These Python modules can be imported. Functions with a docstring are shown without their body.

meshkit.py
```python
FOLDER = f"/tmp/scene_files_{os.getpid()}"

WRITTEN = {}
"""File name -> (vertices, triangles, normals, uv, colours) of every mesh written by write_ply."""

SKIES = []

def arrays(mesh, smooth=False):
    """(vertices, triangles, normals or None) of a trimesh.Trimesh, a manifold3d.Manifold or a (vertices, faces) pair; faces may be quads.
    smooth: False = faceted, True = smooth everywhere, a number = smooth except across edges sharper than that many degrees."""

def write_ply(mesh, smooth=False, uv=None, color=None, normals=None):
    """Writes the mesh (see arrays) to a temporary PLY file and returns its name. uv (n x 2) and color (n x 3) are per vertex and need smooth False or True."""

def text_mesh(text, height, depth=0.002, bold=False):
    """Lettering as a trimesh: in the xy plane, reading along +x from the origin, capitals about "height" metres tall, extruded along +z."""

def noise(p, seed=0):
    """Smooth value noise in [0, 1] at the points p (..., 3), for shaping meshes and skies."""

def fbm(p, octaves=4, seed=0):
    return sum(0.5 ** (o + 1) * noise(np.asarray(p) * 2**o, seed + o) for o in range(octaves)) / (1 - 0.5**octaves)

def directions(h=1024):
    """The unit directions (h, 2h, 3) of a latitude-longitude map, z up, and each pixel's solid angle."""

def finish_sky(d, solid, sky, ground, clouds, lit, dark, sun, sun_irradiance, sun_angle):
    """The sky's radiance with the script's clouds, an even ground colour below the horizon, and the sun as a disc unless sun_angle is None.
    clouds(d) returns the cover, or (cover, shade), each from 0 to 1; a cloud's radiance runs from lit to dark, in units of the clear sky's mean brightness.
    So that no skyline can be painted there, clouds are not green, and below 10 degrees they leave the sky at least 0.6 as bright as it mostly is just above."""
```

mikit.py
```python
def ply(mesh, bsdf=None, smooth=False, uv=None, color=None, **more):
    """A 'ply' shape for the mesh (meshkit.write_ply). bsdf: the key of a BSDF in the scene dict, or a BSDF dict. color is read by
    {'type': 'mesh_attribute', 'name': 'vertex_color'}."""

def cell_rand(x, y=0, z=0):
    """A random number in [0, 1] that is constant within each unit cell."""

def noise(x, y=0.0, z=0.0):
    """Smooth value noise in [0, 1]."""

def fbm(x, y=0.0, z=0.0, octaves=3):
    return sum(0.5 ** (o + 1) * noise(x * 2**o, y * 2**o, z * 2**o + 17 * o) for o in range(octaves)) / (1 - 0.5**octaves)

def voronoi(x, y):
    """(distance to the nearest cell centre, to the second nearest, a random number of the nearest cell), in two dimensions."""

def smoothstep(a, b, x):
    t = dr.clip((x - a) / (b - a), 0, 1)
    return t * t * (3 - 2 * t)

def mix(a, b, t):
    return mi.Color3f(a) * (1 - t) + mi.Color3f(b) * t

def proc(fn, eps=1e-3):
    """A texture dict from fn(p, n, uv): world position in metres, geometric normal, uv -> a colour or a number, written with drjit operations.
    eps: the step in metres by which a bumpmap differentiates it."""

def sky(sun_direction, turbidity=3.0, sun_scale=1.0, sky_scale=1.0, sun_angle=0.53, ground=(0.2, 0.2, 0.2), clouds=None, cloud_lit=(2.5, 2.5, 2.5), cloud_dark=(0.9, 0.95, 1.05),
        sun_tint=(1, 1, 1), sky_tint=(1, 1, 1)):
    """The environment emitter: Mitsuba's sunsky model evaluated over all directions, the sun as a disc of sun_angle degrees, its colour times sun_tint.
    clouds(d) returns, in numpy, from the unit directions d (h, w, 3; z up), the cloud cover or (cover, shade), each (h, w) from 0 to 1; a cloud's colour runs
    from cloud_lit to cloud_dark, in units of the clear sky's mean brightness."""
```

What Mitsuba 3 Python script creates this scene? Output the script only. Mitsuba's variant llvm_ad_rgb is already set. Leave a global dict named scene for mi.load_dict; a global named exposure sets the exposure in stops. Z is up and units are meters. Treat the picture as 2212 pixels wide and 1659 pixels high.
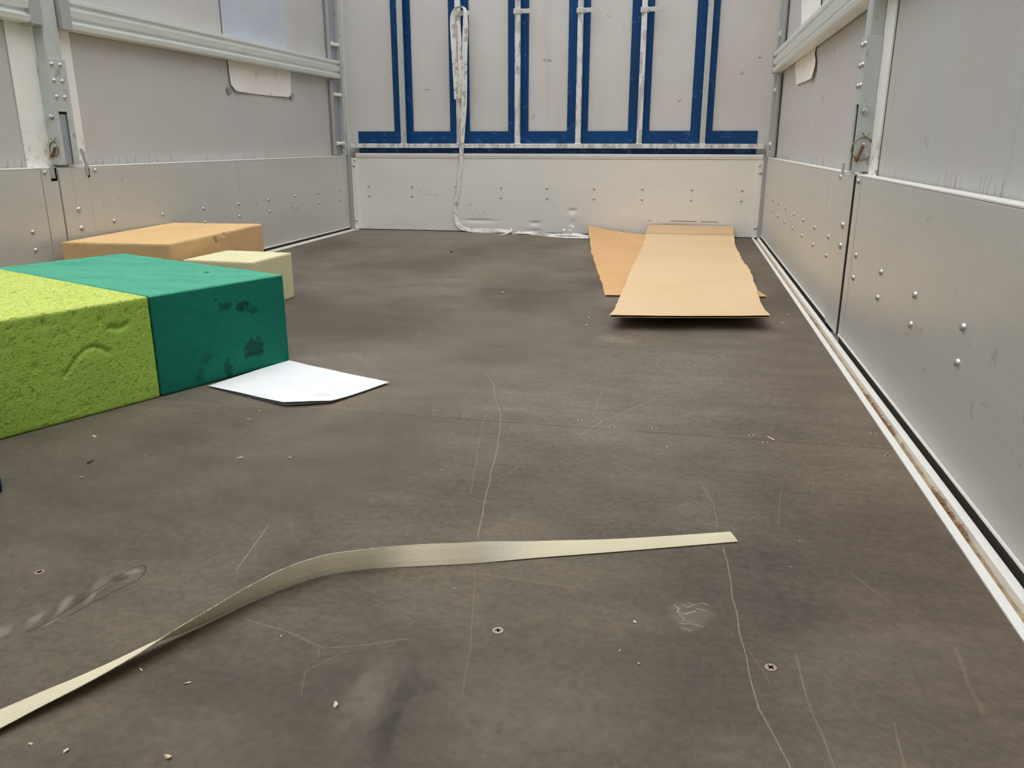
import math
import random
import numpy as np
import trimesh
import drjit as dr
import mitsuba as mi
import mikit
import meshkit
from shapely.geometry import Polygon

T = mi.ScalarTransform4f
rng = np.random.default_rng(7)
random.seed(7)
scene, labels = {}, {}

# ---------------------------------------------------------------- camera, sky, exposure
exposure = 2.65
CAM = np.array([2.0359, 0.0, 0.5391])
FWD = np.array([-0.194311, 0.938086, -0.286771])
UPV = np.array([-0.058957, 0.280646, 0.957999])
scene["camera"] = {
    "type": "perspective", "fov": 2 * math.degrees(math.atan(1106 / 1746.37)), "fov_axis": "x",
    "near_clip": 0.02, "far_clip": 200.0,
    "to_world": T().look_at(origin=CAM.tolist(), target=(CAM + FWD).tolist(), up=UPV.tolist()),
}


def overcast(d):
    """An even overcast, three times as bright overhead as at the horizon."""
    return np.ones(d.shape[:2]), 1 - np.clip(d[..., 2], 0, 1)


scene["sky"] = mikit.sky((0.1, 0.45, 0.88), turbidity=4.0, sun_scale=0.0, sky_scale=1.0, ground=(0.08, 0.078, 0.075),
                         clouds=overcast, cloud_lit=(3.55, 3.65, 3.85), cloud_dark=(0.40, 0.41, 0.43))

# ---------------------------------------------------------------- helpers
BEV = 0.0012


def box(x0, x1, y0, y1, z0, z1, b=BEV):
    """A box with chamfered edges."""
    lo, hi = np.array([min(x0, x1), min(y0, y1), min(z0, z1)], float), np.array([max(x0, x1), max(y0, y1), max(z0, z1)], float)
    b = min(b, 0.45 * (hi - lo).min())
    pts = []
    for sx in (0, 1):
        for sy in (0, 1):
            for sz in (0, 1):
                c = np.array([hi[0] if sx else lo[0], hi[1] if sy else lo[1], hi[2] if sz else lo[2]])
                s = np.array([-1 if sx else 1, -1 if sy else 1, -1 if sz else 1]) * b
                for k in range(3):
                    q = c + s
                    q[k] = c[k]
                    pts.append(q)
    return trimesh.convex.convex_hull(np.array(pts))


def cat(*ms):
    return trimesh.util.concatenate(list(ms))


def cyl(p0, p1, r, n=16, r1=None):
    p0, p1 = np.array(p0, float), np.array(p1, float)
    L = np.linalg.norm(p1 - p0)
    r1 = r if r1 is None else r1
    b = min(0.15 * r, 0.2 * L)
    m = trimesh.creation.revolve(np.array([[0, 0], [r - b, 0], [r, b], [r1, L - b], [r1 - b, L], [0, L]]), sections=n)
    m.apply_transform(trimesh.geometry.align_vectors([0, 0, 1], (p1 - p0) / L))
    m.apply_translation(p0)
    return m


def tube(path, r, n=8):
    path = np.asarray(path, float)
    t = np.gradient(path, axis=0)
    t /= np.linalg.norm(t, axis=1, keepdims=True)
    ref = np.array([0.13, 0.21, 0.97])
    rings = []
    for p, d in zip(path, t):
        a = np.cross(d, ref)
        if np.linalg.norm(a) < 1e-3:
            a = np.cross(d, [1, 0, 0])
        a /= np.linalg.norm(a)
        b = np.cross(d, a)
        ang = np.arange(n) * 2 * np.pi / n
        rings.append(p + r * (np.cos(ang)[:, None] * a + np.sin(ang)[:, None] * b))
    v = np.vstack(rings + [path[:1], path[-1:]])
    f = []
    m = len(path)
    for i in range(m - 1):
        for k in range(n):
            a, b, c, d = i * n + k, i * n + (k + 1) % n, (i + 1) * n + (k + 1) % n, (i + 1) * n + k
            f += [[a, b, c], [a, c, d]]
    for k in range(n):
        f.append([m * n, (k + 1) % n, k])
        f.append([m * n + 1, (m - 1) * n + k, (m - 1) * n + (k + 1) % n])
    g = trimesh.Trimesh(v, f, process=False)
    trimesh.repair.fix_normals(g)
    return g


def torus(R, r, n=40, k=10):
    return trimesh.creation.torus(R, r, major_sections=n, minor_sections=k)


def grid_sheet(nu, nv, fn, thick, normal):
    """A closed sheet: fn(u, v) -> points (u, v in 0..1), thickened by 'thick' against 'normal'."""
    u, v = np.meshgrid(np.linspace(0, 1, nu), np.linspace(0, 1, nv), indexing="ij")
    top = fn(u, v).reshape(-1, 3)
    bot = top - np.asarray(normal, float) * thick
    f = []
    idx = np.arange(nu * nv).reshape(nu, nv)
    a, b, c, d = idx[:-1, :-1].ravel(), idx[1:, :-1].ravel(), idx[1:, 1:].ravel(), idx[:-1, 1:].ravel()
    f.append(np.stack([a, b, c], 1)); f.append(np.stack([a, c, d], 1))
    o = nu * nv
    f.append(np.stack([a, c, b], 1) + o); f.append(np.stack([a, d, c], 1) + o)
    loop = np.concatenate([idx[:, 0], idx[-1, 1:], idx[-2::-1, -1], idx[0, -2:0:-1]])
    nx = np.roll(loop, -1)
    f.append(np.stack([loop, loop + o, nx + o], 1)); f.append(np.stack([loop, nx + o, nx], 1))
    m = trimesh.Trimesh(np.vstack([top, bot]), np.vstack(f), process=False)
    trimesh.repair.fix_normals(m)
    return m


def numbered(key):
    if key not in USED:
        USED.add(key)
        return key
    k = 1
    while f"{key}_{k:03d}" in USED:
        k += 1
    key = f"{key}_{k:03d}"
    USED.add(key)
    return key


USED = set()


def thing(name, label, category, group=None):
    key = numbered(name)
    labels[key] = {"label": label, "category": category}
    if group:
        labels[key]["group"] = group
    return key


def part(parent, name, mesh, mat, smooth=False, label=None, **more):
    key = numbered(f"{parent}__{name}")
    scene[key] = mikit.ply(mesh, mat, smooth=smooth, **more) if not isinstance(mesh, dict) else mesh
    if label:
        labels[key] = {"label": label}
    return key


def solo(name, mesh, mat, label, category, smooth=False, group=None, **more):
    key = thing(name, label, category, group)
    scene[key] = mikit.ply(mesh, mat, smooth=smooth, **more)
    return key


def struct(name, mesh, mat, label, smooth=False):
    key = numbered(name)
    scene[key] = mikit.ply(mesh, mat, smooth=smooth)
    labels[key] = {"label": label, "kind": "structure"}
    return key


def at(ply, matrix):
    return {**ply, "to_world": matrix}


FACE = {"+x": T().rotate([0, 1, 0], 90), "-x": T().rotate([0, 1, 0], -90), "-y": T().rotate([1, 0, 0], 90), "+z": T()}


def spline(P, n):
    """Catmull-Rom style resampling of the rows of P, by chord length of the first three columns."""
    from scipy.interpolate import PchipInterpolator
    P = np.asarray(P, float)
    s = np.concatenate([[0], np.cumsum(np.linalg.norm(np.diff(P[:, :3], axis=0), axis=1))])
    return PchipInterpolator(s, P)(np.linspace(0, s[-1], n)), s[-1]


# ---------------------------------------------------------------- materials
noise, fbm, smoothstep, mix, cell_rand = mikit.noise, mikit.fbm, mikit.smoothstep, mikit.mix, mikit.cell_rand


def srgb(*c):
    c = np.array(c, float) / 255
    return np.where(c <= 0.04045, c / 12.92, ((c + 0.055) / 1.055) ** 2.4).tolist()


def rgb(c):
    return {"type": "rgb", "value": list(c)}


def principled(name, color, rough=0.5, metallic=0.0, spec=0.5, bump=None, bump_scale=1.0, **more):
    b = {"type": "principled", "base_color": color if isinstance(color, dict) else rgb(color), "roughness": rough, "metallic": metallic, "specular": spec, **more}
    if bump is not None:
        b = {"type": "bumpmap", "scale": bump_scale, "arbitrary": bump, "nested_bsdf": b}
        b.pop("arbitrary")
        b["height"] = bump
    scene[name] = {"type": "twosided", "bsdf": b}


# --- floor: brown film-faced plywood with a fine mesh print, dust, stains, scratches
SCRATCH = [  # polyline, half width (m), strength
    ([[1.592, 1.833], [1.629, 1.753], [1.646, 1.683], [1.696, 1.53], [1.715, 1.436], [1.743, 1.243], [1.763, 1.099], [1.777, 1.009]], .0012, .75),
    ([[1.652, 1.599], [1.679, 1.415], [1.707, 1.278], [1.729, 1.153]], .0009, .45),
    ([[1.467, .981], [1.489, .856]], .0010, .8),
    ([[2.09, 1.276], [2.109, 1.188], [2.112, 1.109]], .0007, .5),
    ([[2.08, 1.2], [2.108, 1.155]], .0007, .35),
    ([[2.119, 1.053], [2.124, .941], [2.127, .868], [2.132, .797], [2.139, .713], [2.151, .676], [2.159, .636], [2.165, .58]], .0009, .85),
    ([[2.134, .814], [2.149, .775], [2.153, .757]], .0005, .5),
    ([[2.185, .816], [2.187, .745], [2.194, .685], [2.2, .6]], .0016, .3),
    ([[1.881, 1.768], [1.879, 1.578]], .0008, .5),
    ([[2.005, 1.723], [1.901, 1.544], [1.869, 1.46]], .0024, .35),
    ([[2.218, 1.264], [2.2, 1.135]], .0006, .55),
    ([[2.281, 1.398], [2.27, 1.266]], .0006, .3),
    
    ([[1.56, .752], [1.632, .736], [1.674, .718], [1.72, .735], [1.76, .755]], .0013, .35),
    ([[1.605, .745], [1.669, .717], [1.675, .701]], .0010, .3),
    ([[1.701, .719], [1.672, .676], [1.684, .64]], .0012, .25),
    ([[1.794, .926], [1.833, .751], [1.846, .674]], .0012, .25),
    ([[1.766, 1.208], [1.8, 1.366]], .0012, .25),
    ([[1.788, .912], [1.929, .901]], .003, .18),
    ([[2.265, .719], [2.259, .6]], .0014, .3),
    ([[2.279, 1.009], [2.311, .948]], .0020, .25),
    ([[2.36, .861], [2.354, .75]], .0030, .2),
    ([[2.055, .886], [2.060, .880], [2.058, .872], [2.066, .868], [2.072, .874], [2.078, .878]], .0014, 1.1), ([[2.064, .890], [2.070, .884], [2.076, .892], [2.088, .898], [2.094, .894]], .0011, .9),
    ([[2.060, .866], [2.066, .860], [2.064, .854]], .0011, .9), ([[2.060, .848], [2.076, .850], [2.088, .846]], .0012, .7), ([[2.064, .840], [2.074, .836]], .0014, .6), ([[2.080, .884], [2.092, .882]], .0009, .7),
    ([[1.36, 2.9], [1.52, 2.88]], .0030, .3), ([[1.30, 2.24], [1.31, 2.12]], .003, .35),
]
DARKLINE = [([[1.328, .678], [1.337, .703], [1.341, .729], [1.343, .767], [1.347, .805], [1.353, .834], [1.364, .84], [1.374, .829], [1.379, .807], [1.368, .777], [1.359, .747], [1.351, .716]], .0014, .6),
            ([[1.561, .783], [1.618, .796]], .0006, .8), ([[1.674, .70], [1.75, .735]], .0006, .4)]
BLOB = [  # x, y, rx, ry, angle, strength (+ light, - dark)
    (2.072, .865, .024, .03, 0, .35),
    (1.89, 2.252, .05, .05, .6, .35), (1.84, 2.28, .03, .05, .2, .3),
    (1.356, .826, .013, .010, .9, .75), (1.338, .786, .010, .022, .2, .55), (1.347, .757, .007, .014, .3, .7), (1.323, .731, .007, .02, .4, .65), (1.314, .694, .006, .02, .3, .6), (1.338, .699, .005, .018, .2, .5), (1.303, .672, .006, .02, .3, .6),
    (1.350, .803, .012, .012, .4, -.6), (1.334, .748, .010, .016, .2, -.5), (1.325, .71, .007, .02, .3, -.35), (1.345, .775, .02, .06, .25, -.18),
    (1.748, .655, .018, .05, .1, .26), (1.752, .64, .028, .09, .1, .10), (1.786, .65, .013, .075, .12, -.42), (1.80, .672, .022, .014, .3, -.4), (1.79, .60, .012, .05, 0, -.4),
    (2.190, .945, .065, .115, 0, -.34), (2.191, 1.577, .12, .05, 0, -.28), (2.16, 1.04, .06, .06, 0, -.2), (1.897, .68, .09, .06, .1, .10),
    (1.401, 2.83, .05, .04, 0, .2), (1.993, 2.089, .10, .06, 0, .12), (1.64, 1.877, .08, .05, .4, .16), (1.482, 3.065, .14, .08, 0, .12), (.6, 3.62, .3, .25, 0, -.12),
    (1.228, 2.75, .08, .10, .3, -.2), (1.12, 3.05, .16, .09, 0, -.2), (1.40, 2.7, .12, .16, .4, -.12),
    (2.30, .84, .10, .05, .2, .12), (1.95, 1.25, .25, .06, .1, .08), (1.57, 1.30, .20, .15, .2, .07), (1.5, 1.70, .15, .12, 0, -.10), (2.02, 2.0, .2, .3, .2, .06),
    (2.16, .99, .012, .03, 0, .10), (1.45, 2.5, .18, .05, .2, .06), (1.92, .66, .10, .07, 0, .10),
]


def seg_mask(x, y, lines):
    out = mi.Float(0)
    for pl, w, s in lines:
        best = mi.Float(9)
        for a, b in zip(pl[:-1], pl[1:]):
            ax, ay, dx, dy = a[0], a[1], b[0] - a[0], b[1] - a[1]
            t = dr.clip(((x - ax) * dx + (y - ay) * dy) / (dx * dx + dy * dy), 0, 1)
            best = dr.minimum(best, dr.square(x - ax - t * dx) + dr.square(y - ay - t * dy))
        out = dr.maximum(out, s * smoothstep(w * 1.2, w * 0.3, dr.sqrt(best)))
    return out


def mesh_print(x, y):
    p = 2 * math.pi / 0.00255
    wob = 0.4 * noise(x * 90, y * 90)
    return dr.sin(x * p + wob) * 0.62 + dr.sin(y * p + wob) * 0.38


def floor_col(p, n, uv):
    x, y = p.x, p.y
    wx, wy = x + .02 * (noise(x * 25, y * 25, 3) - .5), y + .02 * (noise(x * 25, y * 25, 8) - .5)
    big = fbm(x * 2.6, y * 1.7, 1.0, octaves=4)
    streak = fbm(x * 5.0, y * 26.0, 4.0, octaves=3)
    fine = fbm(x * 150, y * 170, 2.0, octaves=2)
    c = mix(srgb(92, 83, 71), srgb(124, 114, 99), smoothstep(.22, .78, big))
    c = mix(c, mi.Color3f(srgb(98, 82, 68)), .55 * smoothstep(2.02, 2.38, x + .12 * (noise(x * 3, y * 3, 2.0) - .5)))
    c = c * .94
    c = mix(c, mi.Color3f(srgb(126, 112, 92)), .35 * smoothstep(.52, .8, fbm(x * 3.1 + 7, y * 2.2, 6.0)))
    c = c * (0.86 + .24 * streak)
    c = c * (.84 + .28 * fbm(wx * 11 + y * 2, wy * 17, 7.0, octaves=3))
    c = c * (.93 + .14 * fbm(x * 46, y * 120, 13.0, octaves=2))
    wear = smoothstep(.35, .65, noise(x * 4, y * 4, 9))
    c = c * (1 + (.17 + .17 * wear) * mesh_print(x, y))
    c = c * (.84 + .34 * fine)
    for bx, by, rx, ry, a, s in BLOB:
        ca, sa = math.cos(a), math.sin(a)
        u, v = ((wx - bx) * ca + (wy - by) * sa) / rx, (-(wx - bx) * sa + (wy - by) * ca) / ry
        k = smoothstep(1.25, .45, dr.sqrt(u * u + v * v)) * (.25 + .95 * noise(x * 110, y * 110, bx))
        c = mix(c, mi.Color3f(srgb(150, 140, 126) if s > 0 else srgb(52, 47, 44)), dr.clip(abs(s) * k, 0, 1))
    br = .55 + .6 * noise(x * 300, y * 300, 5)
    c = mix(c, mi.Color3f(srgb(176, 156, 128)), dr.clip(.72 * seg_mask(wx * .15 + x * .85, y, SCRATCH) * br, 0, 1))
    c = mix(c, mi.Color3f(srgb(38, 34, 30)), seg_mask(x, y, DARKLINE))
    return c


def floor_bump(p, n, uv):
    return mesh_print(p.x, p.y)


principled("floor_film", mikit.proc(floor_col), rough=.58, spec=.25, bump=mikit.proc(floor_bump, eps=2e-4), bump_scale=.00016)
principled("rubber_and_shade", srgb(66, 62, 55), rough=.8, spec=.2)  # rubber seals, and the dark strips set in the panel joints
principled("dark_gap", srgb(28, 26, 24), rough=.9, spec=.1)


def alum_col(p, n, uv):
    along = p.y + p.x
    run = noise(along * 75, p.z * 3.0, 2.0) * noise(along * 23, 1.0, 6.0)
    top = smoothstep(.20, .45, p.z)
    c = mix(srgb(216, 215, 208), srgb(207, 206, 199), fbm(along * 3, p.z * 7, 3.0))
    c = c * (.985 + .03 * noise(along * 6, p.z * 420, 1.0))
    c = mix(c, mi.Color3f(srgb(120, 112, 104)), .14 * top * smoothstep(.68, .88, run))
    scuff = smoothstep(.90, .95, noise(along * 19, p.z * 30, 11.0)) * smoothstep(.5, .8, noise(along * 120, p.z * 180, 4.0))
    return mix(c, mi.Color3f(srgb(120, 110, 100)), .22 * scuff)


principled("panel_alum", mikit.proc(alum_col), rough=.40, metallic=.45, spec=.4)


def board_col(p, n, uv):
    c = mix(srgb(244, 241, 232), srgb(236, 233, 224), fbm(p.x * 3, p.z * 9, 3.0))
    c = c * (.985 + .03 * noise(p.x * 4, p.z * 380, 1.0))
    scuff = smoothstep(.80, .90, noise(p.x * 11, p.z * 26, 5.0)) * smoothstep(.5, .8, noise(p.x * 70, p.z * 120, 4.0)) * smoothstep(.34, .18, p.z)
    c = mix(c, mi.Color3f(srgb(170, 163, 155)), .22 * scuff)
    dx = smoothstep(1.81, 1.86, p.x) * smoothstep(2.26, 2.22, p.x)
    rub = dx * smoothstep(.0035, .001, abs(p.z - .090 - .004 * (noise(p.x * 20, 1.0) - .5))) * smoothstep(.35, .6, noise(p.x * 38, 2.0))
    return mix(c, mi.Color3f(srgb(50, 46, 44)), .85 * rub)


principled("board_alum", mikit.proc(board_col), rough=.45, metallic=.12, spec=.4)
principled("trim_alum", srgb(236, 233, 224), rough=.38, metallic=.1)
principled("rivet_steel", srgb(200, 198, 193), rough=.25, metallic=.75)


def rail_col(p, n, uv):
    c = mix(srgb(224, 227, 222), srgb(214, 217, 211), noise(p.y * 9, p.z * 200, 1.0))
    return c


principled("rail_alum", mikit.proc(rail_col), rough=.34, metallic=.15)


def galv_col(p, n, uv):
    s = p.x + p.y
    c = mix(srgb(206, 210, 204), srgb(190, 195, 191), fbm(s * 40, p.z * 30, p.x * 30))
    k = smoothstep(.70, .84, fbm(s * 45, p.z * 34, 9.0))
    return mix(c, mi.Color3f(srgb(130, 129, 128)), .5 * k)


principled("galvanised", mikit.proc(galv_col), rough=.42, metallic=.3)
principled("dark_galvanised", srgb(172, 170, 168), rough=.5, metallic=.2)
principled("slot_metal", srgb(160, 164, 170), rough=.5, metallic=.3)


def bar_col(p, n, uv):
    c = mix(srgb(236, 234, 230), srgb(200, 198, 194), smoothstep(.45, .7, noise(p.x * 60, p.z * 17, 2.0)))
    k = smoothstep(.66, .78, fbm(p.x * 90, p.z * 40, 5.0))
    return mix(c, mi.Color3f(srgb(140, 138, 138)), .55 * k)


principled("bar_paint", mikit.proc(bar_col), rough=.45, metallic=.15)


def tarp_col(p, n, uv):
    s = p.x * .9 + p.y
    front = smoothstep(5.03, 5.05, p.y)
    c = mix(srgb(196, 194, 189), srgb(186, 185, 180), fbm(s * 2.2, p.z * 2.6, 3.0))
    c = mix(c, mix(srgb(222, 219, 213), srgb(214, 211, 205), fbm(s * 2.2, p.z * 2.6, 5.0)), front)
    c = mix(c, c * mi.Color3f(1.01, .965, .96), .8 * smoothstep(.5, .75, fbm(s * 3.4, p.z * 1.1, 12.0)))
    run = smoothstep(.66, .88, noise(s * 28, p.z * 1.6, 7.0)) * smoothstep(.5, .7, noise(s * 3, 4.0))
    c = mix(c, mi.Color3f(srgb(140, 134, 126)), .08 * run)
    low = smoothstep(.497, .462, p.z) * smoothstep(.70, .86, noise(s * 110, p.z * 16, 3.0))
    c = mix(c, mi.Color3f(srgb(110, 92, 82)), .38 * low)
    spot = smoothstep(.925, .96, noise(s * 13, p.z * 13, 21.0)) * smoothstep(.5, .8, noise(s * 90, p.z * 90, 2.0))
    return mix(c, mi.Color3f(srgb(84, 80, 76)), .5 * spot)


def tarp_bump(p, n, uv):
    s = p.x + p.y
    return fbm(s * 5.0, p.z * 4.0, 2.0, octaves=3)


principled("grey_tarp", mikit.proc(tarp_col), rough=.5, spec=.35, bump=mikit.proc(tarp_bump, eps=4e-3), bump_scale=.006)


def white_col(p, n, uv):
    c = mix(srgb(244, 242, 234), srgb(235, 232, 224), fbm(p.y * 12, p.z * 5, 1.0))
    k = smoothstep(.6, .46, p.z) * smoothstep(.5, .7, fbm(p.y * 60, p.z * 60, 3.0))
    return mix(c, mi.Color3f(srgb(140, 130, 118)), .6 * k)


principled("white_tarp", mikit.proc(white_col), rough=.5, spec=.4)


def blue_col(p, n, uv):
    c = mix(srgb(0, 68, 122), srgb(2, 60, 108), noise(p.x * 8, p.z * 5, 2.0))
    k = smoothstep(.70, .82, noise(p.x * 26 + p.z * 14, p.z * 60, 4.0)) * smoothstep(.62, .53, p.z)
    k2 = smoothstep(.80, .86, noise(p.x * 30, p.z * 34, 8.0)) * smoothstep(.5, .7, noise(p.x * 130, p.z * 130, 1.0))
    return mix(c, mi.Color3f(srgb(70, 112, 158)), dr.clip(.4 * k + .55 * k2, 0, 1))


principled("blue_tarp", mikit.proc(blue_col), rough=.42, spec=.3)


def foam(name, light, dark, pore, scale, smudges=(), rough=.95, sheen=.3, lit_top=None, height=.2245, pores=.3):
    def col(p, n, uv):
        c = mix(light, dark, fbm(p.x * 14, p.y * 14, p.z * 14))
        if lit_top is not None:   # top face painted paler, mimicking how bright foam looks at grazing view
            c = mix(c, mi.Color3f(lit_top), smoothstep(height - .0045, height - .0015, p.z) * (.8 + .3 * noise(p.x * 9, p.y * 30, 4)))
        k = smoothstep(.70, .80, noise(p.x * scale, p.y * scale, p.z * scale))
        k = dr.maximum(k, smoothstep(.80, .86, noise(p.x * scale * .42, p.y * scale * .42, p.z * scale * .42)))
        c = mix(c, mi.Color3f(pore), pores * k)
        c = c * (.90 + .20 * noise(p.x * 420, p.y * 420, p.z * 420))
        for q, r, s, colr in smudges:
            w = .030 * (noise(p.x * 110, p.y * 110, p.z * 110) - .5) + .012 * (noise(p.x * 260, p.y * 260, p.z * 260) - .5)
            d = dr.sqrt(dr.square((p.x - q[0]) / r[0]) + dr.square((p.y - q[1]) / r[0]) + dr.square((p.z - q[2]) / r[1]))
            m = smoothstep(1.1, .55, d + w * 60 * .5) * (.65 + .4 * noise(p.x * 90, p.y * 90, p.z * 90))
            c = mix(c, mi.Color3f(colr), dr.clip(s * m, 0, 1))
        return c

    def bmp(p, n, uv):
        return noise(p.x * scale, p.y * scale, p.z * scale) + .6 * noise(p.x * scale * 2.7, p.y * scale * 2.7, p.z * scale * 2.7)

    principled(name, mikit.proc(col), rough=rough, spec=.15, bump=mikit.proc(bmp, eps=4e-4), bump_scale=.0007, sheen=sheen, sheen_tint=.6)


CORNER = np.array([.936, 1.508, 0.])
AG, AL = math.radians(67.2), math.radians(66.4)
U1, U2 = np.array([math.cos(AG), math.sin(AG), 0]), np.array([-math.sin(AG), math.cos(AG), 0])


def gpt(a, z, b=0.0):
    q = CORNER + a * U1 + b * U2
    return (q[0], q[1], z)


DK = srgb(16, 48, 40)
foam("lime_foam", srgb(162, 194, 86), srgb(152, 186, 76), srgb(96, 124, 34), 330, pores=.55, lit_top=srgb(190, 201, 104))
foam("green_foam", srgb(28, 116, 96), srgb(24, 106, 88), srgb(12, 76, 62), 420, lit_top=srgb(84, 160, 130), smudges=[
    (gpt(.185, .173), (.022, .012), .75, DK), (gpt(.232, .166), (.024, .014), .85, DK), (gpt(.262, .150), (.018, .010), .6, DK),
    (gpt(.256, .060), (.032, .030), .85, srgb(28, 52, 42)), (gpt(.176, .026), (.012, .026), .7, DK), (gpt(.12, .062), (.020, .016), .4, DK),
    (gpt(.10, .02), (.012, .03), .4, DK), (gpt(.16, .192), (.006, .004), .7, DK),
])
foam("tan_foam", srgb(212, 178, 130), srgb(203, 166, 116), srgb(192, 150, 102), 190)
foam("cream_foam", srgb(216, 210, 170), srgb(207, 200, 158), srgb(186, 180, 126), 200)
foam("navy_foam", srgb(22, 52, 84), srgb(16, 40, 68), srgb(8, 20, 36), 240)


def paper_col(p, n, uv):
    c = mix(srgb(240, 239, 236), srgb(231, 230, 228), fbm(p.x * 14, p.y * 14, p.z * 10))
    d = dr.sqrt(dr.square((p.x - 1.285) / .035) + dr.square((p.y - 1.575) / .016))
    return mix(c, mi.Color3f(srgb(222, 214, 208)), .6 * smoothstep(1.2, .6, d + .4 * noise(p.x * 80, p.y * 80)))


principled("white_paper", mikit.proc(paper_col), rough=.7, spec=.2)


def sheet_col(p, n, uv):
    c = mix(srgb(238, 233, 224), srgb(228, 223, 214), fbm(p.y * 6, p.z * 9, p.x))
    k = smoothstep(.80, .92, noise(p.y * 15, p.z * 22, 5.0))
    return mix(c, mi.Color3f(srgb(170, 164, 158)), .3 * k)


principled("old_paper", mikit.proc(sheet_col), rough=.75, spec=.2)


def patch_col(p, n, uv):
    c = mix(srgb(190, 196, 203), srgb(180, 186, 193), fbm(p.y * 10, p.z * 10, 2.0))
    return c * (.93 + .14 * noise(p.y * 240, p.z * 240, 4.0))


principled("blue_grey_fabric", mikit.proc(patch_col), rough=.85, spec=.1)
principled("grey_tape", srgb(150, 144, 142), rough=.6)


def card_col(p, n, uv):
    c = mix(srgb(222, 192, 152), srgb(214, 182, 140), fbm(p.x * 5, p.y * 4, 2.0))
    c = c * (.965 + .07 * noise(p.x * 5, p.y * 190, 2.0))
    fold = smoothstep(.008, .002, abs(p.y - 4.885 + .006 * (noise(p.x * 20, 1.0) - .5)))
    return mix(c, mi.Color3f(srgb(176, 134, 88)), .5 * fold)


def card2_col(p, n, uv):
    c = mix(srgb(216, 172, 122), srgb(208, 162, 112), fbm(p.x * 5, p.y * 5, 8.0))
    cr = smoothstep(.006, .001, abs((p.x - 1.659) - (p.y - 4.92) * -.45 + .02 * (noise(p.y * 12, 3.0) - .5)))
    return mix(c, mi.Color3f(srgb(240, 200, 150)), .45 * cr)


principled("pale_card", mikit.proc(card_col), rough=.75, spec=.2)
principled("brown_card", mikit.proc(card2_col), rough=.75, spec=.2)
principled("card_flute", srgb(120, 92, 62), rough=.9, spec=.1)


def weave(u, v):
    r = dr.floor(v / .0026)
    return dr.sin((u / .0030 + .5 * r) * 2 * math.pi) * dr.sin(v / .0026 * math.pi) ** 2


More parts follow.
